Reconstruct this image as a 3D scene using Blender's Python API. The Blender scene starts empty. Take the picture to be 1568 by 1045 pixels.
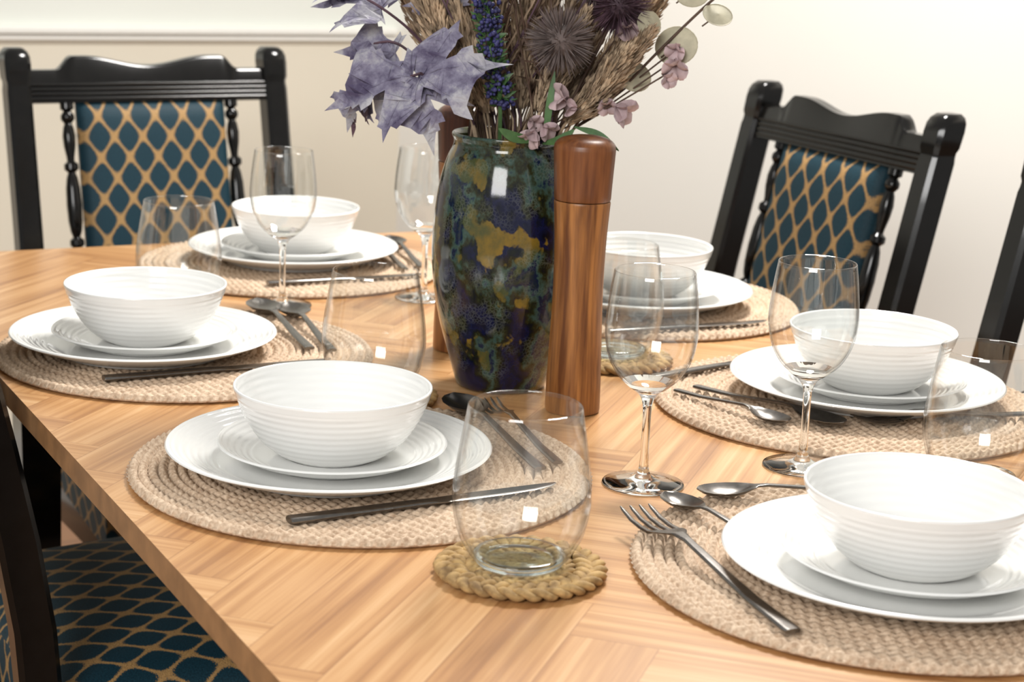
import bpy, bmesh, math, random
from mathutils import Vector, Matrix, noise
random.seed(7)
C=bpy.context.scene.collection
TZ=0.75
# ---------------------------------------------------------------- helpers
def link(o,parent=None):
    C.objects.link(o)
    if parent: o.parent=parent
    return o
def empty(name,loc=(0,0,0),rot=0):
    e=bpy.data.objects.new(name,None); e.empty_display_size=.05
    e.location=loc; e.rotation_euler=(0,0,rot); return link(e)
def obj(name,me,mats=(),parent=None,loc=(0,0,0),rot=(0,0,0),smooth=True):
    if mats and not me.materials:
        for m in mats: me.materials.append(m)
    if smooth and len(me.polygons): me.polygons.foreach_set('use_smooth',[True]*len(me.polygons))
    o=bpy.data.objects.new(name,me); o.location=loc; o.rotation_euler=rot
    return link(o,parent)
def mesh_bm(name,bm):
    me=bpy.data.meshes.new(name); bm.to_mesh(me); bm.free(); return me
def autosmooth(o,ang=40):
    m=o.modifiers.new('es','EDGE_SPLIT'); m.split_angle=math.radians(ang); return o
def revolve(name,prof,seg=64,wob=None,matidx=None):
    vs=[];fs=[];rows=[];mi=[]
    for r,z in prof:
        if r<1e-6: rows.append([len(vs)]); vs.append((0,0,z))
        else:
            rows.append(list(range(len(vs),len(vs)+seg)))
            for i in range(seg):
                a=2*math.pi*i/seg; vs.append((r*math.cos(a),r*math.sin(a),z))
    for k in range(len(rows)-1):
        A,B=rows[k],rows[k+1]
        if matidx and matidx[k]<0: continue
        for i in range(seg):
            j=(i+1)%seg
            if len(A)==1 and len(B)==1: continue
            if len(A)==1: f=(A[0],B[j],B[i])
            elif len(B)==1: f=(A[i],A[j],B[0])
            else: f=(A[i],A[j],B[j],B[i])
            fs.append(f); mi.append(matidx[k] if matidx else 0)
    me=bpy.data.meshes.new(name); me.from_pydata(vs,[],fs); 
    me.polygons.foreach_set('material_index',mi); me.update(); return me
def crom(pts,n=6):
    out=[]; P=[Vector(p) for p in pts]
    for i in range(len(P)-1):
        p0=P[i-1] if i else P[0]*2-P[1]; p1=P[i];p2=P[i+1]
        p3=P[i+2] if i+2<len(P) else P[-1]*2-P[-2]
        for k in range(n):
            t=k/n
            out.append(.5*((2*p1)+(p2-p0)*t+(2*p0-5*p1+4*p2-p3)*t*t+(3*p1-p0-3*p2+p3)*t**3))
    out.append(P[-1]); return out
def sprof(pts,n=5): return [(max(v[0],0),v[1]) for v in crom([(a,b,0) for a,b in pts],n)]
def box(bm,c,s,bev=0,rot=None,mi=0):
    r=bmesh.ops.create_cube(bm,size=1)
    vs=r['verts']
    bmesh.ops.scale(bm,vec=s,verts=vs)
    fs=set(f for v in vs for f in v.link_faces)
    if bev:
        es=set(e for v in vs for e in v.link_edges)
        q=bmesh.ops.bevel(bm,geom=list(es),offset=bev,segments=2,affect='EDGES',profile=.6)
        fs=set(q['faces'])|set(f for f in fs if f.is_valid)
        vs=list(set(v for f in fs for v in f.verts))
    if rot: bmesh.ops.rotate(bm,cent=(0,0,0),matrix=rot,verts=vs)
    bmesh.ops.translate(bm,vec=c,verts=vs)
    for f in fs:
        if f.is_valid: f.material_index=mi
def tube(bm,pts,rad,sides=6,mi=0,cap=True,flat=1.0):
    P=[Vector(p) for p in pts]; n=len(P); rings=[]
    if not hasattr(rad,'__len__'): rad=[rad]*n
    up=Vector((.13,.31,.94))
    for i in range(n):
        t=(P[min(i+1,n-1)]-P[max(i-1,0)])
        if t.length<1e-9: t=Vector((0,0,1))
        t.normalize()
        a=t.cross(up)
        if a.length<1e-3: a=t.cross(Vector((1,0,0)))
        a.normalize(); b=t.cross(a)
        rings.append([bm.verts.new(P[i]+(a*math.cos(2*math.pi*k/sides)+b*flat*math.sin(2*math.pi*k/sides))*rad[i]) for k in range(sides)])
    for i in range(n-1):
        for k in range(sides):
            f=bm.faces.new((rings[i][k],rings[i][(k+1)%sides],rings[i+1][(k+1)%sides],rings[i+1][k])); f.material_index=mi
    if cap:
        for rg in (rings[0][::-1],rings[-1]):
            f=bm.faces.new(rg); f.material_index=mi
# ---------------------------------------------------------------- node helpers
def newmat(name):
    m=bpy.data.materials.new(name); m.use_nodes=True
    nt=m.node_tree; b=nt.nodes['Principled BSDF']; return m,nt,b
def N(nt,t,**k):
    n=nt.nodes.new(t)
    for a,v in k.items():
        if a.startswith('i_'):
            key=a[2:]
            key=int(key) if key.isdigit() else key.replace('_',' ')
            n.inputs[key].default_value=v
        else: setattr(n,a,v)
    return n
def math_(nt,op,a,b=None,c=None):
    n=nt.nodes.new('ShaderNodeMath'); n.operation=op
    for i,x in enumerate((a,b,c)):
        if x is None: continue
        if isinstance(x,(int,float)): n.inputs[i].default_value=x
        else: nt.links.new(x,n.inputs[i])
    return n.outputs[0]
def ramp(nt,fac,stops,interp='LINEAR'):
    n=nt.nodes.new('ShaderNodeValToRGB'); cr=n.color_ramp; cr.interpolation=interp
    while len(cr.elements)<len(stops): cr.elements.new(.5)
    for e,(p,c) in zip(cr.elements,stops): e.position=p; e.color=(*c,1)
    nt.links.new(fac,n.inputs[0]); return n.outputs[0]
def bump(nt,b,h,strength=.3,dist=.002):
    n=nt.nodes.new('ShaderNodeBump'); n.inputs['Strength'].default_value=strength; n.inputs['Distance'].default_value=dist
    nt.links.new(h,n.inputs['Height']); nt.links.new(n.outputs[0],b.inputs['Normal'])
def simple(name,col,rough=.5,metal=0,coat=0,var=0,vscale=20,bs=0,spec=.5):
    m,nt,b=newmat(name)
    b.inputs['Roughness'].default_value=rough; b.inputs['Metallic'].default_value=metal
    b.inputs['Coat Weight'].default_value=coat; b.inputs['Specular IOR Level'].default_value=spec
    tc=N(nt,'ShaderNodeTexCoord'); nz=N(nt,'ShaderNodeTexNoise',i_Scale=vscale,i_Detail=4.0)
    nt.links.new(tc.outputs['Object'],nz.inputs['Vector'])
    c2=tuple(max(0,c*(1-var)) for c in col)
    o=ramp(nt,nz.outputs[0],[(.35,c2),(.65,col)])
    nt.links.new(o,b.inputs['Base Color'])
    if bs: bump(nt,b,nz.outputs[0],bs,.001)
    return m
M={}
M['white']=simple('porcelain',(.80,.80,.78),.12,coat=.3,var=.02)
M['black']=simple('ebony_lacquer',(.005,.0045,.004),.15,coat=0,var=.3,vscale=60,spec=.38)
M['steel']=simple('dark_steel',(.21,.195,.18),.25,metal=1,var=.2,vscale=150)
M['wall_l']=simple('paint_dado',(.75,.69,.57),.7,var=.03,vscale=3)
M['wall_u']=simple('paint_upper',(.79,.81,.75),.7,var=.03,vscale=3)
M['wall_r']=simple('paint_right',(.89,.87,.81),.7,var=.02,vscale=2)
M['trim']=simple('trim_white',(.86,.85,.80),.4,var=.02)
M['stem']=simple('stem_brown',(.10,.055,.035),.7,var=.4,vscale=80)
M['tan']=simple('dried_plume',(.58,.43,.285),.8,var=.5,vscale=60)
M['tan2']=simple('dried_plume_dark',(.38,.27,.18),.8,var=.5,vscale=60)
M['berry']=simple('lavender_bud',(.05,.05,.19),.6,var=.6,vscale=90)
M['green']=simple('leaf_green',(.07,.16,.05),.5,var=.4,vscale=60)
M['thistle']=simple('thistle_brown',(.17,.13,.12),.8,var=.4,vscale=60)
M['pink']=simple('blossom_mauve',(.55,.41,.42),.6,var=.35,vscale=70)
M['plum']=simple('plum',(.10,.05,.07),.7,var=.5,vscale=50)
M['euc']=simple('eucalyptus_pod',(.50,.46,.33),.6,var=.3,vscale=70)
# maple leaf
m,nt,b=newmat('maple_lilac'); tc=N(nt,'ShaderNodeTexCoord'); nz=N(nt,'ShaderNodeTexNoise',i_Scale=26.0,i_Detail=6.0,i_Roughness=.65)
nt.links.new(tc.outputs['Object'],nz.inputs['Vector'])
nt.links.new(ramp(nt,nz.outputs[0],[(.36,(.07,.055,.11)),(.48,(.20,.185,.26)),(.56,(.35,.34,.38)),(.68,(.50,.49,.50))]),b.inputs['Base Color']); b.inputs['Roughness'].default_value=.7
bump(nt,b,nz.outputs[0],.5,.002)
M['maple']=m
# glass
def thin_glass(name,tint):
    m=bpy.data.materials.new(name); m.use_nodes=True; nt=m.node_tree; nt.nodes.clear()
    o=N(nt,'ShaderNodeOutputMaterial'); mx=N(nt,'ShaderNodeMixShader'); t=N(nt,'ShaderNodeBsdfTransparent'); g=N(nt,'ShaderNodeBsdfGlossy')
    g.inputs['Roughness'].default_value=.01; g.inputs[0].default_value=(1,1,1,1)
    lw=N(nt,'ShaderNodeLayerWeight',i_Blend=.5); fac=lw.outputs['Facing']
    nt.links.new(ramp(nt,fac,[(.55,tint),(.85,tuple(c*.80 for c in tint)),(.97,tuple(c*.36 for c in tint)),(1.0,tuple(c*.20 for c in tint))]),t.inputs[0])
    f=math_(nt,'ADD',math_(nt,'MULTIPLY',math_(nt,'POWER',fac,4.0),.60),.055)
    nt.links.new(f,mx.inputs[0]); nt.links.new(t.outputs[0],mx.inputs[1]); nt.links.new(g.outputs[0],mx.inputs[2]); nt.links.new(mx.outputs[0],o.inputs[0])
    return m
M['gthin']=thin_glass('glass_wall',(.99,.995,.992))
m,nt,b=newmat('glass_solid'); b.inputs['Transmission Weight'].default_value=1; b.inputs['Roughness'].default_value=0.0; b.inputs['IOR'].default_value=1.45; b.inputs['Base Color'].default_value=(.98,1,1,1); M['gsol']=m
m,nt,b=newmat('glass_base_aqua'); b.inputs['Transmission Weight'].default_value=1; b.inputs['Roughness'].default_value=0.0; b.inputs['IOR'].default_value=1.4; b.inputs['Base Color'].default_value=(.88,.99,1,1); M['gaqua']=m
# fabric
def fabric(name,blue,gold):
    m,nt,b=newmat(name); uv=N(nt,'ShaderNodeUVMap',uv_map='UVMap'); sp=N(nt,'ShaderNodeSeparateXYZ'); nt.links.new(uv.outputs[0],sp.inputs[0])
    fx=math_(nt,'COSINE',math_(nt,'MULTIPLY',sp.outputs[0],2*math.pi/.0445)); fy=math_(nt,'COSINE',math_(nt,'MULTIPLY',sp.outputs[1],2*math.pi/.061))
    s=math_(nt,'ABSOLUTE',math_(nt,'ADD',fx,fy))
    nz=N(nt,'ShaderNodeTexNoise',i_Scale=600.0,i_Detail=2.0); nt.links.new(uv.outputs[0],nz.inputs['Vector'])
    s2=math_(nt,'ADD',s,math_(nt,'MULTIPLY',math_(nt,'SUBTRACT',nz.outputs[0],.5),1.1))
    g=ramp(nt,s2,[(.24,(1,1,1)),(.38,(0,0,0))])
    mx=N(nt,'ShaderNodeMix',data_type='RGBA'); nt.links.new(g,mx.inputs[0])
    nb=ramp(nt,nz.outputs[0],[(.3,tuple(c*.6 for c in blue)),(.7,tuple(c*1.4 for c in blue))])
    ng=ramp(nt,nz.outputs[0],[(.3,tuple(c*.6 for c in gold)),(.7,tuple(min(1,c*1.35) for c in gold))])
    nt.links.new(nb,mx.inputs[6]); nt.links.new(ng,mx.inputs[7]); nt.links.new(mx.outputs[2],b.inputs['Base Color'])
    b.inputs['Roughness'].default_value=.6; b.inputs['Specular IOR Level'].default_value=.25
    bump(nt,b,math_(nt,'ADD',math_(nt,'MULTIPLY',g,.6),nz.outputs[0]),.35,.0008)
    return m
M['fab']=fabric('lattice_fabric',(.006,.030,.045),(.36,.215,.085))
# oak
m,nt,b=newmat('oak_parquet'); uv=N(nt,'ShaderNodeUVMap',uv_map='UVMap'); at=N(nt,'ShaderNodeAttribute',attribute_name='pv')
mp=N(nt,'ShaderNodeVectorMath',operation='MULTIPLY'); nt.links.new(uv.outputs[0],mp.inputs[0]); mp.inputs[1].default_value=(3.0,130,1)
ad=N(nt,'ShaderNodeVectorMath',operation='MULTIPLY_ADD'); nt.links.new(at.outputs['Color'],ad.inputs[0]); ad.inputs[1].default_value=(37,53,71); nt.links.new(mp.outputs[0],ad.inputs[2])
nz=N(nt,'ShaderNodeTexNoise',i_Scale=1.0,i_Detail=5.0,i_Roughness=.6); nt.links.new(ad.outputs[0],nz.inputs['Vector'])
mp2=N(nt,'ShaderNodeVectorMath',operation='MULTIPLY'); nt.links.new(ad.outputs[0],mp2.inputs[0]); mp2.inputs[1].default_value=(.9,.30,1)
nz2=N(nt,'ShaderNodeTexNoise',i_Scale=1.0,i_Detail=3.0,i_Distortion=.3); nt.links.new(mp2.outputs[0],nz2.inputs['Vector'])
sp=N(nt,'ShaderNodeSeparateColor'); nt.links.new(at.outputs['Color'],sp.inputs[0])
v=math_(nt,'ADD',math_(nt,'MULTIPLY',nz.outputs[0],.55),math_(nt,'MULTIPLY',nz2.outputs[0],.45))
v=math_(nt,'ADD',v,math_(nt,'MULTIPLY',math_(nt,'SUBTRACT',sp.outputs[0],.5),.08))
col=ramp(nt,v,[(.36,(.32,.145,.052)),(.46,(.44,.220,.083)),(.55,(.53,.288,.120)),(.67,(.63,.385,.19))])
su=N(nt,'ShaderNodeSeparateXYZ'); nt.links.new(uv.outputs[0],su.inputs[0])
dv=math_(nt,'MINIMUM',su.outputs[1],math_(nt,'SUBTRACT',.062,su.outputs[1])); du=math_(nt,'MINIMUM',su.outputs[0],math_(nt,'SUBTRACT',.31,su.outputs[0]))
seam=ramp(nt,math_(nt,'MULTIPLY',math_(nt,'MINIMUM',du,dv),100),[(.03,(.76,.70,.64)),(.09,(1,1,1))])
mxs=N(nt,'ShaderNodeMix',data_type='RGBA',blend_type='MULTIPLY'); mxs.inputs[0].default_value=1; nt.links.new(col,mxs.inputs[6]); nt.links.new(seam,mxs.inputs[7])
nt.links.new(mxs.outputs[2],b.inputs['Base Color']); b.inputs['Roughness'].default_value=.30; b.inputs['Coat Weight'].default_value=.05; b.inputs['Coat Roughness'].default_value=.15
bump(nt,b,nz.outputs[0],.08,.0006); M['oak']=m
M['oakedge']=simple('oak_edge',(.33,.17,.07),.45,var=.3,vscale=40)
# turned mill wood
def millwood(name,c1,c2):
    m,nt,b=newmat(name); tc=N(nt,'ShaderNodeTexCoord'); mp=N(nt,'ShaderNodeMapping'); mp.inputs['Scale'].default_value=(60,60,5)
    nt.links.new(tc.outputs['Object'],mp.inputs[0]); nz=N(nt,'ShaderNodeTexNoise',i_Scale=1.0,i_Detail=5.0,i_Distortion=.9); nt.links.new(mp.outputs[0],nz.inputs['Vector'])
    mp2=N(nt,'ShaderNodeMapping'); mp2.inputs['Scale'].default_value=(260,260,14); nt.links.new(tc.outputs['Object'],mp2.inputs[0])
    nz2=N(nt,'ShaderNodeTexNoise',i_Scale=1.0,i_Detail=3.0); nt.links.new(mp2.outputs[0],nz2.inputs['Vector'])
    v=math_(nt,'ADD',math_(nt,'MULTIPLY',nz.outputs[0],.65),math_(nt,'MULTIPLY',nz2.outputs[0],.35))
    nt.links.new(ramp(nt,v,[(.38,c1),(.5,tuple((a+b_)/2 for a,b_ in zip(c1,c2))),(.60,c2)]),b.inputs['Base Color']); b.inputs['Roughness'].default_value=.36; b.inputs['Specular IOR Level'].default_value=.45
    return m
M['mill']=millwood('acacia_wood',(.11,.034,.008),(.38,.155,.040))
M['millh']=millwood('acacia_wood_head',(.10,.028,.007),(.22,.075,.020))
M['milld']=millwood('dark_wood',(.04,.013,.007),(.12,.038,.018))
# jute
def jute(name,c1,c2,sc=350):
    m,nt,b=newmat(name); tc=N(nt,'ShaderNodeTexCoord'); nz=N(nt,'ShaderNodeTexNoise',i_Scale=float(sc),i_Detail=3.0); nt.links.new(tc.outputs['Object'],nz.inputs['Vector'])
    nzb=N(nt,'ShaderNodeTexNoise',i_Scale=25.0,i_Detail=2.0); nt.links.new(tc.outputs['Object'],nzb.inputs['Vector'])
    v=math_(nt,'ADD',math_(nt,'MULTIPLY',nz.outputs[0],.7),math_(nt,'MULTIPLY',nzb.outputs[0],.3))
    nt.links.new(ramp(nt,v,[(.33,c1),(.62,c2)]),b.inputs['Base Color']); b.inputs['Roughness'].default_value=.85
    bump(nt,b,nz.outputs[0],.5,.001); return m
M['jute']=jute('jute_braid',(.37,.25,.16),(.65,.50,.36))
M['sea']=jute('seagrass_braid',(.16,.09,.033),(.48,.31,.125),110)
# vase glaze
m,nt,b=newmat('mottled_glaze'); tc=N(nt,'ShaderNodeTexCoord')
mpv=N(nt,'ShaderNodeMapping'); mpv.inputs['Scale'].default_value=(1,1,.8); nt.links.new(tc.outputs['Object'],mpv.inputs[0])
n1=N(nt,'ShaderNodeTexNoise',i_Scale=20.0,i_Detail=5.0,i_Roughness=.62); nt.links.new(mpv.outputs[0],n1.inputs['Vector'])
n2=N(nt,'ShaderNodeTexNoise',i_Scale=29.0,i_Detail=4.0); 
of=N(nt,'ShaderNodeVectorMath',operation='ADD'); of.inputs[1].default_value=(5,3,8); nt.links.new(mpv.outputs[0],of.inputs[0]); nt.links.new(of.outputs[0],n2.inputs['Vector'])
vo=N(nt,'ShaderNodeTexVoronoi',i_Scale=300.0,feature='DISTANCE_TO_EDGE'); nt.links.new(tc.outputs['Object'],vo.inputs['Vector'])
base=ramp(nt,n1.outputs[0],[(.33,(.002,.003,.005)),(.43,(.006,.008,.036)),(.48,(.004,.006,.007)),(.52,(.020,.022,.007)),(.565,(.040,.075,.060)),(.60,(.004,.009,.035)),(.68,(.025,.036,.015))])
yel=ramp(nt,n2.outputs[0],[(.575,(0,0,0)),(.60,(1,1,1))])
mx=N(nt,'ShaderNodeMix',data_type='RGBA'); nt.links.new(yel,mx.inputs[0]); nt.links.new(base,mx.inputs[6])
yc=ramp(nt,n1.outputs[0],[(.40,(.22,.13,.014)),(.5,(.12,.085,.016)),(.58,(.05,.06,.022))]); nt.links.new(yc,mx.inputs[7])
ck=ramp(nt,vo.outputs['Distance'],[(.04,(.060,.062,.052)),(.16,(0,0,0))])
n3=N(nt,'ShaderNodeTexNoise',i_Scale=30.0,i_Detail=2.0); nt.links.new(tc.outputs['Object'],n3.inputs['Vector'])
mk=ramp(nt,n3.outputs[0],[(.50,(0,0,0)),(.60,(.6,.6,.6))])
mx2=N(nt,'ShaderNodeMix',data_type='RGBA',blend_type='ADD'); nt.links.new(mk,mx2.inputs[0]); nt.links.new(mx.outputs[2],mx2.inputs[6]); nt.links.new(ck,mx2.inputs[7])
nt.links.new(mx2.outputs[2],b.inputs['Base Color']); b.inputs['Roughness'].default_value=.09
bump(nt,b,n1.outputs[0],.10,.002)
M['vase']=m
# floor
m,nt,b=newmat('floor_boards'); tc=N(nt,'ShaderNodeTexCoord'); br=N(nt,'ShaderNodeTexBrick',i_Scale=1.0,i_Brick_Width=1.2,i_Row_Height=.12,i_Mortar_Size=.002)
br.inputs['Color1'].default_value=(.22,.10,.045,1); br.inputs['Color2'].default_value=(.30,.15,.065,1); br.inputs['Mortar'].default_value=(.05,.02,.01,1)
nt.links.new(tc.outputs['Object'],br.inputs['Vector']); nt.links.new(br.outputs[0],b.inputs['Base Color']); b.inputs['Roughness'].default_value=.4; M['floor']=m

# ---------------------------------------------------------------- room
def slab(name,c,s,mat,rot=0,bev=0):
    bm=bmesh.new(); box(bm,(0,0,0),s,bev); o=obj(name,mesh_bm(name,bm),[mat],loc=c,rot=(0,0,rot),smooth=False); return o
slab('floor',(.6,.2,-.02),(6.4,6.4,.04),M['floor'])
WY=2.65
slab('wall_back',(-.575,WY+.05,.4725),(3.65,.1,.945),M['wall_l'])
w2=slab('wall_back_upper',(-.575,WY+.05,1.75),(3.65,.1,1.61),M['wall_u'])
slab('baseboard_back',(-.575,WY-.009,.065),(3.65,.018,.13),M['trim'],bev=.003)
bm=bmesh.new(); box(bm,(0,0,0),(3.62,.018,.014),.004); box(bm,(0,.004,-.014),(3.62,.010,.012),.003)
obj('trim_1',mesh_bm('dado',bm),[M['trim']],loc=(-.575,WY-.010,.946),smooth=False)
# right wall, running obliquely from the corner
cx,cy=1.25,WY; ex,ey=2.9,-.35
L=math.hypot(ex-cx,ey-cy); a=math.atan2(ey-cy,ex-cx)
nx,ny=-math.sin(a),math.cos(a)   # outward normal to the right
slab('wall_right',((cx+ex)/2+nx*.05,(cy+ey)/2+ny*.05,1.275),(L,.1,2.55),M['wall_r'],rot=a)
slab('baseboard_right',((cx+ex)/2-nx*.01,(cy+ey)/2-ny*.01,.065),(L,.018,.13),M['trim'],rot=a,bev=.003)

# ---------------------------------------------------------------- table
X0,X1,Y0,Y1=0.0,.956,-.27,1.435
def clip(poly,axis,val,keep_less):
    out=[]
    for i in range(len(poly)):
        p,q=poly[i],poly[(i+1)%len(poly)]
        ip=(p[axis]<=val) if keep_less else (p[axis]>=val); iq=(q[axis]<=val) if keep_less else (q[axis]>=val)
        if ip: out.append(p)
        if ip!=iq:
            t=(val-p[axis])/(q[axis]-p[axis]); out.append(tuple(p[k]+(q[k]-p[k])*t for k in range(4)))
    return out
w=.062;K=5
vs=[];fs=[];uvs=[];pv=[];mi=[]
c45=math.sqrt(.5)
zig=.030 # offset of the first spine from the left edge
def addplank(gx,gy,lx,ly,horiz):
    col=(random.random(),random.random(),random.random(),1)
    pts=[]
    for (a,b_) in ((gx,gy),(gx+lx,gy),(gx+lx,gy+ly),(gx,gy+ly)):
        x=(a-b_)*w*c45; y=(a+b_)*w*c45
        al,ac=((a-gx),(b_-gy)) if horiz else ((b_-gy),(a-gx))
        pts.append((x+zig,y,al*w,ac*w))
    for ax,vl,kl in ((0,X0,False),(0,X1,True),(1,Y0,False),(1,Y1,True)):
        pts=clip(pts,ax,vl,kl)
        if len(pts)<3: return
    base=len(vs)
    for p in pts: vs.append((p[0],p[1],TZ))
    fs.append(tuple(range(base,base+len(pts)))); uvs.extend([(p[2],p[3]) for p in pts]); pv.extend([col]*len(pts)); mi.append(0)
for band in range(-6,8):
    for i in range(-60,70):
        addplank(i+2*K*band,i,K,1,True); addplank(i-1+2*K*band,i,1,K,False)
th=.022
b0=len(vs)
for z in (TZ,TZ-th):
    for (x,y) in ((X0,Y0),(X1,Y0),(X1,Y1),(X0,Y1)): vs.append((x,y,z))
for k in range(4):
    j=(k+1)%4; fs.append((b0+k,b0+4+k,b0+4+j,b0+j)); uvs.extend([(0,0)]*4); pv.extend([(.5,.5,.5,1)]*4); mi.append(1)
fs.append((b0+4,b0+7,b0+6,b0+5)); uvs.extend([(0,0)]*4); pv.extend([(.5,.5,.5,1)]*4); mi.append(1)
me=bpy.data.meshes.new('tabletop'); me.from_pydata(vs,[],fs)
me.uv_layers.new(name='UVMap'); me.color_attributes.new('pv','FLOAT_COLOR','CORNER')
me.uv_layers['UVMap'].data.foreach_set('uv',[c for u in uvs for c in u])
me.color_attributes['pv'].data.foreach_set('color',[c for u in pv for c in u])
me.polygons.foreach_set('material_index',mi)
table=empty('dining_table')
obj('tabletop',me,[M['oak'],M['oakedge']],table,smooth=False)
bm=bmesh.new()
cxm,cym=(X0+X1)/2,(Y0+Y1)/2
for sx in (-1,1):
    box(bm,(cxm+sx*((X1-X0)/2-.15),cym,TZ-th-.03),(.022,Y1-Y0-.30,.06),.002)
for sy in (-1,1):
    box(bm,(cxm,cym+sy*((Y1-Y0)/2-.15),TZ-th-.03),(X1-X0-.30,.022,.06),.002)
obj('apron',mesh_bm('apron',bm),[M['black']],table,smooth=False)
for k,(sx,sy) in enumerate(((-1,-1),(1,-1),(1,1),(-1,1))):
    bm=bmesh.new()
    x=cxm+sx*((X1-X0)/2-.15); y=cym+sy*((Y1-Y0)/2-.15)
    r0,r1=.026,.018; ring=[]
    for z,r in ((TZ-th,r0),(TZ-.13,r0),(.0,r1)):
        ring.append([bm.verts.new((x+dx*r,y+dy*r,z)) for dx,dy in ((-1,-1),(1,-1),(1,1),(-1,1))])
    for i in range(2):
        for q in range(4): bm.faces.new((ring[i][q],ring[i+1][q],ring[i+1][(q+1)%4],ring[i][(q+1)%4]))
    bm.faces.new(ring[2][::-1]); bm.faces.new(ring[0])
    obj('leg_%d'%(k+1),mesh_bm('leg',bm),[M['black']],table,smooth=False)

# ---------------------------------------------------------------- chairs
RK=[(.245,0),(.200,.25),(.186,.45),(.205,.62),(.248,.82),(.285,.985)]
RKc=crom([(0,a,b_) for a,b_ in RK],8)
def rake(z):
    for i in range(len(RKc)-1):
        if RKc[i].z<=z<=RKc[i+1].z+1e-9:
            t=(z-RKc[i].z)/(RKc[i+1].z-RKc[i].z); return RKc[i].y+(RKc[i+1].y-RKc[i].y)*t
    return RKc[-1].y
def build_chair():
    D={}
    PX=.204; top=.984
    bm=bmesh.new()
    zs=[0,.12,.25,.36,.45,.54,.63,.72,.8,.87,.921,.928,.934,.940,.961,.972,.979,top]
    sc=[.8,.85,.95,1,1,1,1,1,1,1,1,.95,.95,1.06,1.10,1.06,.92,.65]
    for sx in (-1,1):
        rings=[]
        for z,s in zip(zs,sc):
            y=rake(min(z,.984)); hx=.0180*s; hy=.020*s; c=.005*s
            pts=[(-hx+c,-hy),(hx-c,-hy),(hx,-hy+c),(hx,hy-c),(hx-c,hy),(-hx+c,hy),(-hx,hy-c),(-hx,-hy+c)]
            rings.append([bm.verts.new((sx*PX+a,y+b_,z)) for a,b_ in pts])
        for i in range(len(rings)-1):
            for q in range(8): bm.faces.new((rings[i][q],rings[i][(q+1)%8],rings[i+1][(q+1)%8],rings[i+1][q]))
        bm.faces.new(rings[0][::-1]); bm.faces.new(rings[-1])
    D['rear_posts']=mesh_bm('rear_posts',bm)
    bm=bmesh.new(); n=96; rows=[]
    def ztop(x):
        ax=abs(x); h=.952
        if ax<.118: h+=.006+.014*(.5-.5*math.cos(math.pi*min(1,ax/.100)))
        else: h+=.020*(.5+.5*math.cos(math.pi*min(1,(ax-.118)/.026)))
        return h
    hw=PX-.012
    for i in range(n+1):
        x=-hw+2*hw*i/n; zt=ztop(x); zb=.903; c=.004
        yb=rake(zb);yt=rake(zt)
        rows.append([bm.verts.new(p) for p in ((x,yb-.012,zb+.002),(x,yt-.012,zt-c),(x,yt-.008,zt),(x,yt+.008,zt),(x,yt+.012,zt-c),(x,yb+.012,zb+.002),(x,yb+.008,zb),(x,yb-.008,zb))])
    for i in range(n):
        for q in range(8): bm.faces.new((rows[i][q],rows[i][(q+1)%8],rows[i+1][(q+1)%8],rows[i+1][q]))
    bm.faces.new(rows[0][::-1]); bm.faces.new(rows[-1])
    for z in (.910,.917,.924,.931):
        y=rake(z)-.0122
        tube(bm,[(-hw,y,z),(hw,y,z)],.0025,8)
    y=rake(.585); box(bm,(0,y,.585),(2*hw,.024,.035),.004)
    bmesh.ops.recalc_face_normals(bm,faces=bm.faces)
    D['crest_rail']=mesh_bm('crest_rail',bm)
    bm=bmesh.new()
    z0,z1=.60,.906; Ls=z1-z0
    base=[(0,.011),(.04,.011),(.05,.006),(.07,.011),(.09,.011),(.11,.006),(.13,.0085),(.17,.0105),(.22,.0095),(.27,.0065),(.29,.006),(.305,.0115),(.33,.0115),(.345,.006),(.37,.009),(.42,.0115),(.47,.012),(.50,.0125),(.53,.012),(.58,.0115),(.63,.009),(.655,.006),(.67,.0115),(.695,.0115),(.71,.006),(.73,.0065),(.78,.0095),(.83,.0105),(.87,.0085),(.89,.006),(.91,.011),(.93,.011),(.95,.006),(.96,.011),(1,.011)]
    for sx in (-1,1):
        pts=[(sx*.131,rake(z0+Ls*t),z0+Ls*t) for t,r in base]; tube(bm,pts,[r*.93 for t,r in base],12)
    D['spindles']=mesh_bm('spindles',bm)
    bm=bmesh.new(); uvl=bm.loops.layers.uv.new('UVMap'); nx_,nz_=20,24; hw2=.117; za,zb=.60,.906
    for side in (-1,1):
        g=[]
        for j in range(nz_+1):
            row=[]
            for i in range(nx_+1):
                u=i/nx_*2-1; v=j/nz_*2-1
                e=(1-abs(u)**6)**.5*(1-abs(v)**8)**.5
                z=za+(zb-za)*j/nz_; off=.006+.014*e
                row.append(bm.verts.new((u*hw2,rake(z)+side*off,z)))
            g.append(row)
        for j in range(nz_):
            for i in range(nx_):
                q=[g[j][i],g[j][i+1],g[j+1][i+1],g[j+1][i]]
                f=bm.faces.new(q if side<0 else q[::-1])
                for l in f.loops: l[uvl].uv=(l.vert.co.x,l.vert.co.z)
        if side<0: G=g
        else:
            bd=[(0,i) for i in range(nx_)]+[(j,nx_) for j in range(nz_)]+[(nz_,i) for i in range(nx_,0,-1)]+[(j,0) for j in range(nz_,0,-1)]
            for k in range(len(bd)):
                a_,b_=bd[k],bd[(k+1)%len(bd)]
                f=bm.faces.new((G[a_[0]][a_[1]],g[a_[0]][a_[1]],g[b_[0]][b_[1]],G[b_[0]][b_[1]]))
                for l in f.loops: l[uvl].uv=(l.vert.co.x,l.vert.co.z)
    D['back_panel']=mesh_bm('back_panel',bm)
    bm=bmesh.new(); uvl=bm.loops.layers.uv.new('UVMap'); n=28
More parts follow.
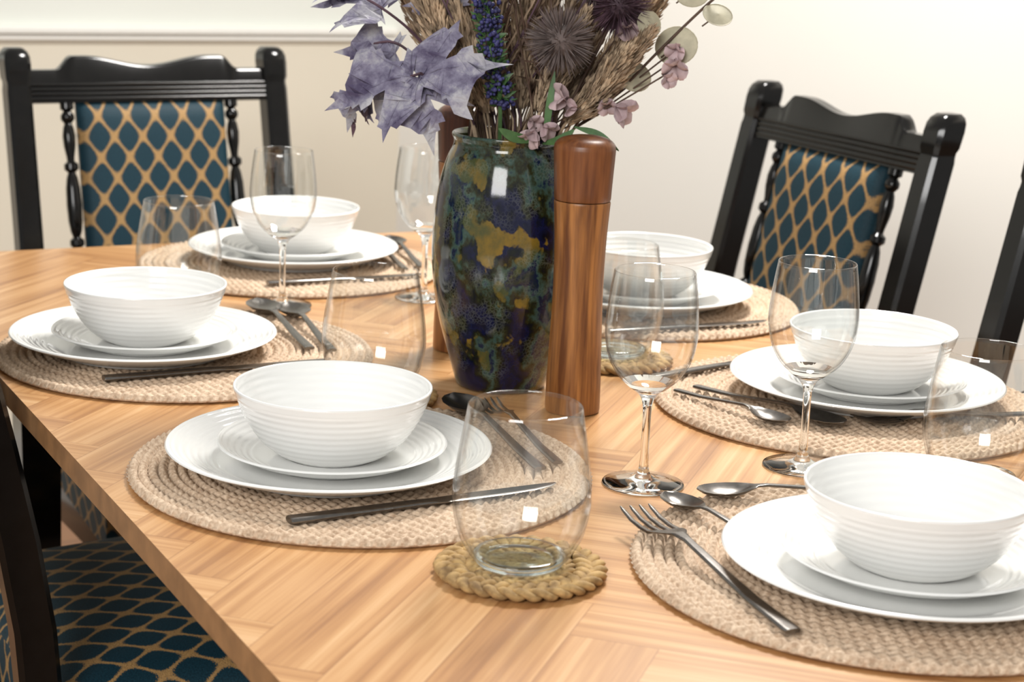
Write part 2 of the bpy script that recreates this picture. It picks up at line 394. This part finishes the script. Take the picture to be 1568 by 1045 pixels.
    def sp_(u,v):
        hwid=.212+(.252-.212)*(1-(v+1)/2); return u*hwid, -.290+(v+1)/2*.465
    g=[]
    for j in range(n+1):
        row=[]
        for i in range(n+1):
            u=math.sin((i/n-.5)*math.pi);v=math.sin((j/n-.5)*math.pi); x,y=sp_(u,v)
            e=max(0,1-abs(u)**8)**.5*max(0,1-abs(v)**8)**.5
            row.append(bm.verts.new((x,y,.440+.035*e+.012*(1-u*u)*(1-v*v))))
        g.append(row)
    for j in range(n):
        for i in range(n):
            f=bm.faces.new((g[j][i],g[j][i+1],g[j+1][i+1],g[j+1][i]))
    bd=[(0,i) for i in range(n)]+[(j,n) for j in range(n)]+[(n,i) for i in range(n,0,-1)]+[(j,0) for j in range(n,0,-1)]
    low=[bm.verts.new(g[a_][b_].co-Vector((0,0,.05))) for a_,b_ in bd]
    for k in range(len(bd)):
        kk=(k+1)%len(bd); bm.faces.new((g[bd[k][0]][bd[k][1]],low[k],low[kk],g[bd[kk][0]][bd[kk][1]]))
    bm.faces.new(low)
    bmesh.ops.recalc_face_normals(bm,faces=bm.faces)
    bm.normal_update()
    for f in bm.faces:
        for l in f.loops:
            c=l.vert.co
            if abs(f.normal.z)>.35: l[uvl].uv=(c.x,c.y)
            elif abs(f.normal.x)>abs(f.normal.y): l[uvl].uv=(c.z+.24,c.y)
            else: l[uvl].uv=(c.x,c.z)
    D['seat']=mesh_bm('seat',bm)
    bm=bmesh.new()
    box(bm,(0,-.268,.365),(.45,.022,.06),.003)
    for sx in (-1,1):
        box(bm,(sx*.214,-.04,.365),(.022,.44,.06),.003,rot=None)
        box(bm,(sx*.220,-.262,.357),(.038,.038,.075),.003)
        tube(bm,[(sx*.220,-.262,z) for z in (0,.02,.05,.06,.08,.12,.2,.27,.285,.30,.315,.325)],[.012,.016,.013,.018,.012,.015,.019,.016,.012,.019,.019,.014],14)
        box(bm,(sx*.210,-.03,.14),(.018,.45,.022),.003)
    box(bm,(0,-.03,.14),(.40,.02,.02),.003); box(bm,(0,.185,.365),(.38,.022,.06),.003)
    D['frame']=mesh_bm('frame',bm)
    return D
CH=build_chair()
def chair(loc,rot):
    e=empty('dining_chair',(loc[0],loc[1],0),rot)
    for k,me in CH.items():
        o=obj(k,me,[M['fab'] if k in('back_panel','seat') else M['black']],e)
        if k not in('back_panel',): autosmooth(o,38)
    return e
def chair_by_top(cx_,cy_,rot):
    d=.285; chair((cx_+math.sin(rot)*d,cy_-math.cos(rot)*d),rot)
chair_by_top(.450,1.815,math.radians(2.5))
chair_by_top(1.222,1.058,math.radians(-90.5))
chair_by_top(1.165,.405,math.radians(-91))
chair_by_top(-.10,.855,math.radians(91))

# ---------------------------------------------------------------- tableware meshes
def ring_profile(top,bot,amp,per,a,b):
    P=[]
    for pts,sgn in ((bot,-1),(top,1)):
        cr=crom([(x,z,0) for x,z in pts],14)
        for v in cr:
            r,z=v.x,v.y
            if a<r<b: z+=sgn*amp*.5*(math.cos(2*math.pi*(r-a)/per)-1)*(1 if sgn>0 else -0.6)
            P.append((max(r,0),z))
    return P
plate=revolve('plate',ring_profile(
    [(.136,.0205),(.1345,.0218),(.131,.0212),(.115,.0150),(.100,.0090),(.088,.0062),(.06,.0058),(.02,.0058),(0,.0058)],
    [(0,.0022),(.06,.0022),(.078,.0020),(.080,0),(.086,0),(.089,.0030),(.105,.0080),(.120,.0135),(.133,.0188),(.136,.0205)],.0006,.0062,.097,.131),96)
side=revolve('sideplate',ring_profile(
    [(.096,.0165),(.0948,.0178),(.092,.0170),(.080,.0108),(.068,.0066),(.055,.0050),(.02,.0048),(0,.0048)],
    [(0,.0018),(.04,.0018),(.050,.0018),(.052,0),(.057,0),(.060,.0025),(.075,.0068),(.088,.0130),(.0945,.0156),(.096,.0165)],.0005,.0055,.066,.092),96)
def bowlprof():
    P=[(0,.002),(.030,.002),(.034,.0),(.039,0)]
    out=crom([(.039,0,0),(.050,.006,0),(.062,.017,0),(.0725,.033,0),(.079,.048,0),(.0825,.0585,0)],16)
    for i,v in enumerate(out):
        z=v.y; amp=.00018 if z>.008 and z<.053 else 0
        P.append((v.x+amp*math.sin(2*math.pi*z/.0055),z))
    P.append((.0822,.0600)); P.append((.0810,.0603))
    inn=crom([(.0800,.0590,0),(.0765,.048,0),(.070,.034,0),(.0595,.0195,0),(.047,.0095,0),(.033,.0062,0),(.015,.0055,0),(0,.0055,0)],12)
    for v in inn:
        z=v.y; amp=.0003 if z>.012 and z<.056 else 0
        P.append((max(0,v.x+amp*math.sin(2*math.pi*z/.0062)),z))
    return P
bowl=revolve('bowl',bowlprof(),96)
# placemat
def make_mat(R=.194,ringw=.0080,seg=900):
    nr=int(R/ringw); vs=[];fs=[]; rows=[]
    sub=5
    for k in range(nr):
        Rm=R-(k+.5)*ringw
        Np=max(6,int(2*math.pi*Rm/.0100))
        for s in range(sub):
            fr=(s+.0)/sub; r=R-(k+fr)*ringw
            h0=.0042+.0040*math.sqrt(max(0,1-(2*fr-1)**2)) if fr>0 else .0034
            sg=1 if k%2 else -1
            rows.append((r,h0,Np,sg,fr,k))
    rows=[(R-.001,.001,None,1,0,0),(R+.001,.0035,rows[0][2],1,.2,0)]+rows
    grid=[]
    for (r,h0,Np,sg,fr,k) in rows:
        row=[]
        for i in range(seg):
            a=2*math.pi*i/seg; h=h0; rr=r
            if Np:
                ph=Np*a+sg*(fr-.5)*math.pi*1.5
                h+=.0012*math.cos(ph)*math.sin(math.pi*max(fr,.15)); 
                if r>=R: rr+=.0009*math.cos(ph)
            row.append(len(vs)); vs.append((rr*math.cos(a),rr*math.sin(a),h))
        grid.append(row)
    for j in range(len(grid)-1):
        A,B=grid[j],grid[j+1]
        for i in range(seg): 
            q=(i+1)%seg; fs.append((A[i],A[q],B[q],B[i]))
    c=len(vs); vs.append((0,0,.007))
    A=grid[-1]
    for i in range(seg): fs.append((A[i],A[(i+1)%seg],c))
    c=len(vs); vs.append((0,0,.0005)); A=grid[0]
    for i in range(seg): fs.append((A[(i+1)%seg],A[i],c))
    me=bpy.data.meshes.new('placemat'); me.from_pydata(vs,[],fs); return me
matme=make_mat()
# coaster : concentric three-strand braids, flattened
bm=bmesh.new()
for R_,sr,per in ((.006,.0045,.022),(.0185,.0050,.024),(.0325,.0055,.026),(.0515,.0078,.032)):
    n=max(30,int(R_*4600)); tw=max(2,int(round(2*math.pi*R_/per))); ns=3
    amp=sr*1.0
    for s in range(ns):
        pts=[]; rad=[]
        for i in range(n+1):
            a=2*math.pi*i/n; ph=tw*a+s*2*math.pi/ns
            rr=R_+math.sin(ph)*amp; z=.0050+math.sin(2*ph)*sr*.26
            pts.append((rr*math.cos(a),rr*math.sin(a),z))
        tube(bm,pts,[sr*.62]*len(pts),8,cap=False,flat=.62)
coastme=mesh_bm('coaster',bm)
# glasses
def wine():
    o=[(.0,.0),(.033,0),(.035,.0008),(.0345,.0018),(.022,.0036),(.010,.0060),(.0052,.011),(.0038,.020),(.0034,.04),(.0036,.062),(.0046,.072),(.0085,.0795),(.018,.0865),(.028,.097),(.0355,.112),(.0388,.130),(.0385,.145),(.0365,.165),(.0338,.184)]
    of=sprof(o[4:],5); P=o[:4]+of
    inn=[(.0334,.1846),(.0329,.184),(.0356,.165),(.0376,.145),(.0379,.130),(.0346,.1125),(.0268,.0980),(.0165,.0885),(.007,.0840),(0,.0828)]
    P2=[inn[0]]+sprof(inn[1:],5)
    pr=P+P2
    mi=[]
    for i in range(len(pr)-1):
        z=pr[i][1]; mi.append(0 if z<.0885 else 1)
    return revolve('wine_glass',pr,64,matidx=mi)
wineme=wine()
def tumbler():
    o=[(.0335,.0045),(.038,.010),(.0455,.024),(.0495,.042),(.0500,.056),(.0480,.076),(.0445,.098),(.0410,.119)]
    P=sprof(o,6)
    inn=[(.0406,.1196),(.0400,.119),(.0434,.098),(.0468,.076),(.0486,.056),(.0480,.042),(.0440,.026),(.0366,.012),(.0335,.0085)]
    wall=P+[inn[0]]+sprof(inn[1:],6)
    puck=[(0,.0008),(.024,.0008),(.028,0),(.0310,.0012),(.0330,.0038),(.0340,.0070),(.0330,.0086),(.026,.0080),(0,.0072)]
    pr=puck+wall
    mi=[0]*(len(puck)-1)+[-1]+[1]*(len(wall)-1)
    return revolve('tumbler',pr,64,matidx=mi)
tumme=tumbler()
# cutlery (along +x from handle end 0 to tip ~L)
def strip(bm,secs,nj=8):
    rows=[]
    for (x,hw,z,th_,dish,y0) in secs:
        top=[];bot=[]
        for j in range(nj+1):
            u=j/nj*2-1; zz=z-dish*(1-u*u); e=math.sqrt(max(0,1-u**4))
            top.append(bm.verts.new((x,y0+u*hw,zz+th_/2*(.25+.75*e)))); bot.append(bm.verts.new((x,y0+u*hw,zz-th_/2*(.25+.75*e))))
        rows.append(top+bot[::-1])
    n=len(rows[0])
    for i in range(len(rows)-1):
        for k in range(n): bm.faces.new((rows[i][k],rows[i+1][k],rows[i+1][(k+1)%n],rows[i][(k+1)%n]))
    bm.faces.new(rows[0]); bm.faces.new(rows[-1][::-1])
def knife_me():
    bm=bmesh.new()
    S=[(0,.0062,.0028,.0050,0,0),(.002,.0068,.0028,.0055,0,0),(.05,.0064,.0028,.005,0,0),(.11,.0056,.0028,.0042,0,0),(.118,.0052,.0028,.0036,0,0),(.128,.0066,.0026,.0024,0,.0006),(.15,.0078,.0025,.002,0,.0010),(.19,.0080,.0025,.0018,0,.0010),(.215,.0070,.0025,.0016,0,.0016),(.232,.0045,.0025,.0014,0,.0034),(.240,.0014,.0025,.001,0,.0058)]
    strip(bm,S); return mesh_bm('knife',bm)
def spoon_me():
    bm=bmesh.new()
    S=[(0,.0048,.0025,.0032,0,0),(.003,.0056,.0025,.0034,0,0),(.05,.0047,.004,.003,0,0),(.10,.0036,.008,.0030,0,0),(.130,.0030,.0105,.0030,0,0),(.142,.0040,.0105,.0026,.0006,0),(.150,.0095,.0100,.002,.0030,0),(.160,.0150,.0092,.0016,.0062,0),(.172,.0185,.0085,.0014,.0072,0),(.185,.0188,.0082,.0014,.0070,0),(.197,.0160,.0082,.0014,.0055,0),(.205,.0110,.0084,.0014,.0030,0),(.209,.0055,.0086,.0014,.0010,0),(.211,.0012,.0087,.0012,.0,0)]
    strip(bm,S,10); return mesh_bm('spoon',bm)
def fork_me():
    bm=bmesh.new()
    S=[(0,.0048,.0025,.0032,0,0),(.003,.0056,.0025,.0034,0,0),(.05,.0047,.004,.003,0,0),(.10,.0036,.009,.0030,0,0),(.132,.0032,.0125,.0030,0,0),(.143,.0052,.0125,.0026,0,0),(.150,.0090,.0112,.0022,.0006,0),(.157,.0118,.0092,.002,.0012,0),(.164,.0125,.0075,.002,.0012,0)]
    strip(bm,S)
    for k in range(4):
        y=(-1.5+k)*.0068
        strip(bm,[(.163,.0027,.0066,.002,0,y),(.175,.0022,.0052,.0019,0,y),(.19,.0019,.0056,.0018,0,y),(.203,.0015,.0085,.0016,0,y*1.0),(.208,.0006,.0098,.001,0,y)],4)
    return mesh_bm('fork',bm)
KN,SP,FK=knife_me(),spoon_me(),fork_me()
LEN={'k':.240,'s':.211,'f':.208}
def cut(kind,h,t,z=.0098,scale=None,roll=0,pitch=0):
    me={'k':KN,'s':SP,'f':FK}[kind]; nm={'k':'table_knife','s':'spoon','f':'table_fork'}[kind]
    dx,dy=t[0]-h[0],t[1]-h[1]; L_=math.hypot(dx,dy)
    o=obj(nm,me,[M['steel']],loc=(h[0],h[1],TZ+z),rot=(roll,pitch,math.atan2(dy,dx)))
    s=L_/LEN[kind] if scale is None else scale
    o.scale=(s,s if s>.9 else min(.92,s*1.1),1 if s>.8 else .85); autosmooth(o,50); return o
# ---------------------------------------------------------------- place settings
mats=[(.214,.380),(.199,.818),(.468,1.228),(.754,.418),(.795,.893),(.489,.016)]
pls=[(.184,.379),(.155,.821),(.476,1.237),(.774,.419),(.786,.877),(.477,-.016)]
MT=.0094
for i,(a_,b_) in enumerate(mats):
    obj('woven_placemat',matme,[M['jute']],loc=(a_,b_,TZ+.0002),rot=(0,0,i*1.1))
for i,(a_,b_) in enumerate(pls):
    obj('dinner_plate',plate,[M['white']],loc=(a_,b_,TZ+MT))
    obj('side_plate',side,[M['white']],loc=(a_+.002,b_-.001,TZ+MT+.0062))
    obj('cereal_bowl',bowl,[M['white']],loc=(a_+.001,b_-.003,TZ+MT+.0062+.0052))
for (a_,b_) in ((.425,.269),(.586,.264),(.379,1.018),(.558,1.008)):
    obj('wine_glass',wineme,[M['gsol'],M['gthin']],loc=(a_,b_,TZ+.0003))
def coaster(a_,b_,z=0,r=0): obj('seagrass_coaster',coastme,[M['sea']],loc=(a_,b_,TZ+z),rot=(0,0,r))
CT=.0094
for i,(a_,b_,c_) in enumerate(((.225,.112,1),(.314,.592,1),(.272,1.078,0),(.7060,.1730,0),(.620,.653,1))):
    if c_: coaster(a_+(.003 if i==0 else 0),b_+(.003 if i==0 else 0),0.0002,i*.9)
    obj('stemless_wine_glass',tumme,[M['gaqua'],M['gthin']],loc=(a_,b_,TZ+(CT if c_ else .0003)))
cut('k',(.100,.251),(.338,.259)); cut('s',(.345,.304),(.371,.530)); cut('f',(.367,.314),(.392,.500))
cut('k',(.081,.706),(.319,.708)); cut('s',(.315,.762),(.336,.985)); cut('s',(.334,.747),(.362,.955))
cut('k',(.386,1.088),(.600,1.087)); cut('s',(.612,1.132),(.649,1.323)); cut('f',(.585,1.125),(.618,1.325))
cut('f',(.895,.298),(.690,.325)); cut('s',(.597,.492),(.628,.345)); cut('s',(.623,.497),(.672,.318))
cut('k',(.660,.735),(.87,.725)); cut('k',(.60,.54),(.80,.585))
cut('f',(.333,-.076),(.358,.172)); cut('s',(.420,.054),(.403,.200)); cut('s',(.585,.157),(.432,.197))
# ---------------------------------------------------------------- mills
def mill(loc,mb,mh):
    e=empty('pepper_mill',loc)
    body=[(0,0),(.024,0),(.0262,.0012),(.0265,.004),(.0262,.03),(.0250,.07),(.0240,.11),(.0240,.14),(.0248,.17),(.0262,.195),(.0268,.2035),(.0264,.2050),(.0,.2050)]
    me=revolve('body',body[:4]+sprof(body[4:11],5)+body[11:],48); autosmooth(obj('body',me,[mb],e),50)
    head=[(0,.2058),(.0262,.2058),(.0268,.2072),(.0271,.215),(.0280,.232),(.0290,.250),(.0289,.2555),(.0275,.2595),(.022,.2635),(.012,.2660),(0,.2668)]
    me=revolve('head',head[:3]+sprof(head[3:],5),48); autosmooth(obj('head',me,[mh],e),50)
mill((.482,.496,TZ+.0003),M['mill'],M['millh'])
mill((.484,.758,TZ+.0003),M['mill'],M['milld'])
# ---------------------------------------------------------------- vase
vz=[(0,.001),(.042,.001),(.0455,.003),(.0475,.010),(.054,.032),(.0635,.065),(.0705,.10),(.0735,.135),(.0725,.17),(.0680,.205),(.0610,.230),(.0560,.241),(.0552,.247),(.0572,.2525),(.0560,.2550),(.0530,.2530),(.0520,.246),(.057,.229),(.064,.204),(.068,.17),(.0685,.135),(.065,.10),(.056,.062),(.043,.03),(.03,.02),(0,.018)]
VX,VY=.460,.606
vo_=empty('ceramic_vase',(VX,VY,TZ+.0003))
obj('vase_body',revolve('vase_body',vz[:3]+sprof(vz[3:],5),80),[M['vase']],vo_)
# ---------------------------------------------------------------- bouquet
ba=Vector((.885,-.465,0)); bb=Vector((.465,.885,0)); bz=Vector((0,0,1)); rim=Vector((VX,VY,TZ+.25))
S=1/1530.
def W(px,py,d=0): return rim+ba*((px-787)*S)+bz*((208-py)*S)+bb*d
bq=empty('dried_flower_arrangement',(0,0,0))
bms={k:bmesh.new() for k in ('stem','tan','tan2','berry','green','thistle','pink','plum','euc','maple')}
def blade(bm,p,d,L_,w_,nrm=None):
    d=d.normalized(); s=d.cross(nrm if nrm else Vector((random.uniform(-1,1),random.uniform(-1,1),random.uniform(-1,1))))
    if s.length<1e-4: return
    s.normalize(); s*=w_
    a=bm.verts.new(p-s*.4);b_=bm.verts.new(p+s*.4);c=bm.verts.new(p+d*L_*.5+s);e=bm.verts.new(p+d*L_*.5-s);t=bm.verts.new(p+d*L_)
    bm.faces.new((a,b_,c,e)); bm.faces.new((e,c,t))
def plume(key,pts,r=.018,n=1900,hair=.013,start=.35,w_=.0011):
    P=crom(pts,8); tube(bms['stem' if key=='tan2' else 'tan'],P,[.0016]*len(P),5)
    for i in range(n):
        bm=bms[key] if random.random()<.75 else bms['tan2' if key=='tan' else 'tan']
        t=start+(1-start)*random.random(); f=t*(len(P)-1); k=min(int(f),len(P)-2); p=P[k].lerp(P[k+1],f-k)
        tg=(P[k+1]-P[k]).normalized()
        o=Vector((random.gauss(0,1),random.gauss(0,1),random.gauss(0,1))); o-=tg*o.dot(tg); o.normalize()
        env=math.sin(math.pi*min(1,(t-start)/(1-start)*.9+.1))**.6
        d=tg*1.0+o*random.uniform(.1,.45)
        blade(bm,p+o*r*env*random.random()**.7*.75,d,hair*random.uniform(.5,1.1),w_*random.uniform(.7,1.5))
ro=lambda s=.012: Vector((random.uniform(-s,s),random.uniform(-s,s),0))
base=lambda dx,dd=0: rim+ba*dx+bb*dd-bz*.10
for (x1,y1,x2,y2,x3,y3,d,k) in [
 (735,190,690,90,640,-60,.00,'tan'),(745,190,715,80,690,-90,.03,'tan'),(728,180,700,130,672,20,-.02,'tan'),(722,170,660,80,600,-40,.04,'tan2'),
 (800,190,800,90,795,-80,.02,'tan'),(815,190,830,90,850,-90,.04,'tan2'),(850,190,890,90,930,-60,.02,'tan2'),(865,190,930,90,1000,-40,.01,'tan'),
 (870,190,925,120,985,40,-.02,'tan'),(880,180,960,70,1030,-60,.04,'tan2'),(840,180,870,60,890,-90,.05,'tan'),(790,180,770,40,760,-90,.06,'tan2'),
 (860,195,905,140,950,70,-.03,'tan'),(770,190,745,100,720,-40,.05,'tan2'),(780,180,800,60,830,-40,.07,'tan2'),(850,180,860,60,960,-80,.07,'tan2'),
 (740,185,700,60,655,-80,.02,'tan'),(755,190,735,120,700,20,-.01,'tan'),(825,185,850,120,890,20,-.01,'tan'),(730,180,680,70,625,-60,-.02,'tan')]:
    plume(k,[base((x1-787)*S*.4,d*.4),W(x1,y1,d*.6),W(x2,y2,d),W(x3,y3,d*1.3)],r=.016,start=.40)
# fine twigs
for i in range(80):
    dx=random.uniform(-.05,.055); an=random.uniform(-.5,.55); L_=random.uniform(.12,.3); d=random.uniform(-.03,.07)
    p0=rim+ba*dx*.5+bb*random.uniform(-.02,.03)-bz*.05; p1=rim+ba*dx*.85+bb*d*.4+bz*.02; p2=p1+(ba*math.sin(an)+bz*math.cos(an)+bb*random.uniform(-.2,.4))*L_
    k=random.choice(['stem','stem','tan','tan2','plum'])
    P=crom([p0,p1,(p1+p2)/2+ro(.006),p2],5); tube(bms[k],P,[.0011]*len(P),4)
    for q in range(14):
        t=random.uniform(.45,1); p=P[int(t*(len(P)-1))]; blade(bms[k],p,(p2-p1).normalized()+Vector((random.gauss(0,.5),random.gauss(0,.5),random.gauss(0,.5))),.014,.0012)
# lavender spike
def ico(bm,p,r,sub=1):
    q=bmesh.ops.create_icosphere(bm,subdivisions=sub,radius=r); bmesh.ops.translate(bm,vec=p,verts=q['verts'])
SPK=crom([base(-.01),W(772,205,-.03),W(768,130,-.040),W(750,50,-.042),W(738,-50,-.04)],12)
tube(bms['green'],SPK,[.002]*len(SPK),5)
for i in range(650):
    t=random.uniform(.42,1); f=t*(len(SPK)-1);k=min(int(f),len(SPK)-2);p=SPK[k].lerp(SPK[k+1],f-k)
    o=Vector((random.gauss(0,1),random.gauss(0,1),random.gauss(0,.3))).normalized()*random.uniform(.005,.014)
    if random.random()<.6: ico(bms['berry'],p+o,random.uniform(.0016,.0028))
    else: blade(bms['green'],p+o*.6,o.normalized()+bz*.5,.011,.0018)
# thistle balls
for (x,y,r,d,k) in ((855,55,.036,-.045,'thistle'),(940,5,.035,0,'plum'),(905,-30,.03,.01,'thistle'),(690,-10,.02,.03,'plum')):
    c=W(x,y,d); ico(bms[k],c,r*.45,2); P=crom([base(.01),W(820+(x-820)*.3,200,d*.5),c],6); tube(bms['stem'],P,[.0018]*len(P),5)
    for i in range(700):
        dr=Vector((random.gauss(0,1),random.gauss(0,1),random.gauss(0,1))).normalized(); blade(bms[k],c+dr*r*.4,dr,r*random.uniform(.45,.68),.0007)
# maple leaves
HALF=[(0,-.02),(.08,-.07),(.20,-.13),(.36,-.20),(.32,-.11),(.42,-.07),(.30,-.02),(.20,.03),(.13,.10),(.26,.16),(.34,.24),(.47,.26),(.46,.33),(.66,.38),(.60,.44),(.76,.60),(.58,.56),(.50,.61),(.45,.53),(.35,.50),(.22,.42),(.12,.37),(.15,.52),(.24,.60),(.20,.64),(.27,.74),(.16,.74),(.17,.84),(.10,.85),(.06,.97),(0,1.2)]
def maple(base_,tip,nrm,size,curl=.35,key='maple'):
    t=tip.normalized(); n=nrm-t*nrm.dot(t); n.normalize(); s=t.cross(n)
    bm=bmesh.new(); out=HALF+[(-x,y) for x,y in HALF[-2:0:-1]]
    vv=[bm.verts.new((x,y,0)) for x,y in out]; f=bm.faces.new(vv)
    bmesh.ops.triangulate(bm,faces=[f]); bmesh.ops.subdivide_edges(bm,edges=bm.edges[:],cuts=2)
    T=bms[key]; mp={}
    for v in bm.verts:
        x,y=v.co.x,v.co.y; z=-curl*(x*x*.7+(y-.3)**2*.6)+.22*abs(x)+.05*math.sin(11*x+6*y)
        mp[v]=T.verts.new(base_+(s*x+t*y+n*z)*size)
    for f in bm.faces: T.faces.new([mp[v] for v in f.verts])
    bm.free()
    for tx,ty in ((0,1.0),(.6,.5),(-.6,.5),(.35,-.12),(-.35,-.12)):
        P=[base_+(s*tx*q+t*ty*q+n*(-curl*((tx*q)**2*.7+(ty*q-.3)**2*.6)+.22*abs(tx*q)+.05*math.sin(11*tx*q+6*ty*q)+.012))*size for q in (0,.25,.5,.75,.95)]
        tube(T,P,[size*.010*(1-q*.8) for q in (0,.25,.5,.75,1)],4)
vw=-bb  # outward, the side the leaves droop over
def V2(dx,dz,dd=0): return ba*dx+bz*dz+bb*dd
maple(W(650,116,-.055),V2(.25,-.9,-.25),vw+bz*.55,.062,.5)
maple(W(655,112,-.060),V2(1,.30,-.15),vw+bz*.8,.072,.6)
maple(W(640,112,-.055),V2(-1,-.35,-.1),vw+bz*.6,.074,.6)
maple(W(600,130,-.04),V2(-.9,-.7,.1),vw*.7+bz*.3,.042,.6)
maple(W(612,85,-.02),V2(-1,.0,.1),vw+bz*.3,.052,.6)
maple(W(590,20,-.02),V2(-1,.15,.2),vw*.6+bz*.9,.060,.7)
maple(W(550,-5,.0),V2(-1,.1,.1),vw*.4+bz,.055,.6)
maple(W(690,20,.02),V2(-.5,.6,.2),vw+bz*.2,.05,.5)
maple(W(620,0,.02),V2(-.3,.9,.2),vw+bz*.2,.055,.5)
maple(W(562,145,-.01),V2(-.3,-1,.1),vw*.6-ba*.8,.040,.5,'plum')
maple(W(560,140,-.012),V2(-.35,-1,.1),vw*.8-ba*.5,.040,.5)
for pts in ([base(-.02),W(735,195,-.01),W(700,150,-.04),W(655,108,-.06)],[base(-.02),W(730,190,.0),W(660,80,-.01),W(590,20,-.02),W(520,-5,0)],[W(650,95,-.02),W(610,70,-.02),W(560,80,-.01)],[W(655,108,-.06),W(600,130,-.04),W(560,150,-.01),W(545,180,-.01)]):
    P=crom(pts,6); tube(bms['plum'],P,[.0014]*len(P),5)
# eucalyptus branch right
E=crom([base(.03),W(880,190,-.01),W(945,130,-.01),W(1005,65,-.005),W(1060,8,0),W(1100,-30,0)],8); tube(bms['stem'],E,[.0015]*len(E),5)
def disc(bm,c,nrm,r,el=1.15):
    n=nrm.normalized(); a=n.cross(bz).normalized(); b_=n.cross(a); cv=bm.verts.new(c+n*r*.12); rg=[bm.verts.new(c+a*math.cos(2*math.pi*k/20)*r*el+b_*math.sin(2*math.pi*k/20)*r) for k in range(20)]
    for k in range(20): bm.faces.new((cv,rg[k],rg[(k+1)%20]))
    tube(bm,[c+(a*math.cos(2*math.pi*k/24)*el+b_*math.sin(2*math.pi*k/24))*r for k in range(25)],.0005,4,cap=False)
for (x,y,r,dx,dz_) in ((1085,12,.013,.3,.9),(1027,60,.019,-.5,.3),(968,108,.015,.4,.5),(1045,-20,.015,.1,.3),(985,30,.013,.8,.3)):
    disc(bms['euc'],W(x,y,-.005),vw+ba*dx+bz*dz_,r)
    tube(bms['stem'],[W(x,y,-.004),W(x-22,y+18,-.004)],.0008,4)
# blossoms
def petal(bm,p,d,up,L_,w_):
    d=d.normalized(); s=d.cross(up); s.normalize(); n=s.cross(d); rows=[]
    for i,(t,ww,z) in enumerate(((0,.25,0),(.3,.8,.10),(.6,1,.16),(.85,.75,.10),(1,.2,.0))):
        rows.append([bm.verts.new(p+d*L_*t+s*w_*ww*u+n*L_*(z-.25*u*u*ww)) for u in (-1,-.5,0,.5,1)])
    for i in range(4):
        for k in range(4): bm.faces.new((rows[i][k],rows[i][k+1],rows[i+1][k+1],rows[i+1][k]))
for (x,y,d,sz) in ((868,138,-.05,.020),(882,150,-.05,.014),(940,148,-.04,.022),(925,140,-.03,.016),(1025,82,-.02,.020),(1012,105,-.02,.013),(1030,62,-.01,.016),(822,186,-.055,.018),(835,178,-.05,.016),(815,172,-.05,.014),(955,30,0,.018)):
    c=W(x,y,d); ax=(vw*.5+Vector((random.uniform(-.6,.6),random.uniform(-.6,.6),random.uniform(-.9,.3)))).normalized()
    a=ax.cross(bz).normalized(); b_=ax.cross(a)
    for k in range(5):
        q=2*math.pi*k/5; petal(bms['pink'],c,(a*math.cos(q)+b_*math.sin(q))*.6+ax*.8,ax,sz,sz*.45)
    P=crom([rim+ba*((x-787)*S*.3),c+bz*.0-ax*.004],3); tube(bms['stem'],P,[.0009]*len(P),4)
# green leaves
def lleaf(pts,w_):
    P=crom(pts,6); bm=bms['green']; n=len(P); pr=None
    for i,p in enumerate(P):
        t=i/(n-1); tg=(P[min(i+1,n-1)]-P[max(i-1,0)]).normalized(); s=tg.cross(vw).normalized()*w_*math.sin(math.pi*min(.99,max(.03,t)))**.7
        cur=[bm.verts.new(p-s),bm.verts.new(p+vw*.0-bz*.0008),bm.verts.new(p+s)]
        if pr:
            for k in range(2): bm.faces.new((pr[k],pr[k+1],cur[k+1],cur[k]))
        pr=cur
lleaf([W(838,200,-.05),W(842,150,-.052),W(848,98,-.05)],.0035)
lleaf([W(880,178,-.05),W(915,186,-.06),W(945,206,-.07)],.0035)
lleaf([W(830,200,-.05),W(795,195,-.06),W(770,182,-.065)],.005)
lleaf([W(835,205,-.05),W(860,195,-.06),W(880,180,-.06)],.004)
for k,bm in bms.items():
    o=obj(k+'_part',mesh_bm(k,bm),[M[k]],bq,smooth=(k in('pink','berry','stem')))

# ---------------------------------------------------------------- lights / world / camera
w_=bpy.data.worlds.new('World'); bpy.context.scene.world=w_; w_.use_nodes=True
bg=w_.node_tree.nodes['Background']; bg.inputs[0].default_value=(1,.985,.955,1); bg.inputs[1].default_value=.48
def area(name,loc,tgt,size,e,col=(1,.95,.87),shape='RECTANGLE'):
    l=bpy.data.lights.new(name,'AREA'); l.shape=shape; l.size,l.size_y=size; l.energy=e; l.color=col
    o=bpy.data.objects.new(name,l); o.location=loc; o.rotation_euler=(Vector(tgt)-Vector(loc)).to_track_quat('-Z','Y').to_euler(); link(o)
area('ceiling_lamp',(1.25,1.2,2.35),(.5,.5,.75),(.5,.5),64,(1,.97,.93),'ELLIPSE')
area('window_light',(-1.6,-1.6,2.1),(.9,1.2,.9),(1.3,1.0),66,(1,.99,.97))
cam=bpy.data.cameras.new('Camera'); co=bpy.data.objects.new('Camera',cam); link(co)
f=2861.6;r=.0417;h=.478;p=math.atan(675.9/f)
R_=Vector((.885,-.465,0)).normalized(); F=Vector((.465*math.cos(p),.885*math.cos(p),-math.sin(p))).normalized(); U=R_.cross(F)
r2=R_*math.cos(r)+U*math.sin(r); u2=-R_*math.sin(r)+U*math.cos(r)
m4=Matrix((( r2.x,u2.x,-F.x,-.382),(r2.y,u2.y,-F.y,-1.018),(r2.z,u2.z,-F.z,TZ+h),(0,0,0,1)))
co.matrix_world=m4
cam.sensor_width=36; cam.lens=f/1568*36; cam.clip_start=.05
cam.dof.use_dof=True; cam.dof.focus_distance=1.60; cam.dof.aperture_fstop=9.5
bpy.context.scene.camera=co
vs_=bpy.context.scene.view_settings
vs_.view_transform='Standard'; vs_.look='None'; vs_.exposure=0
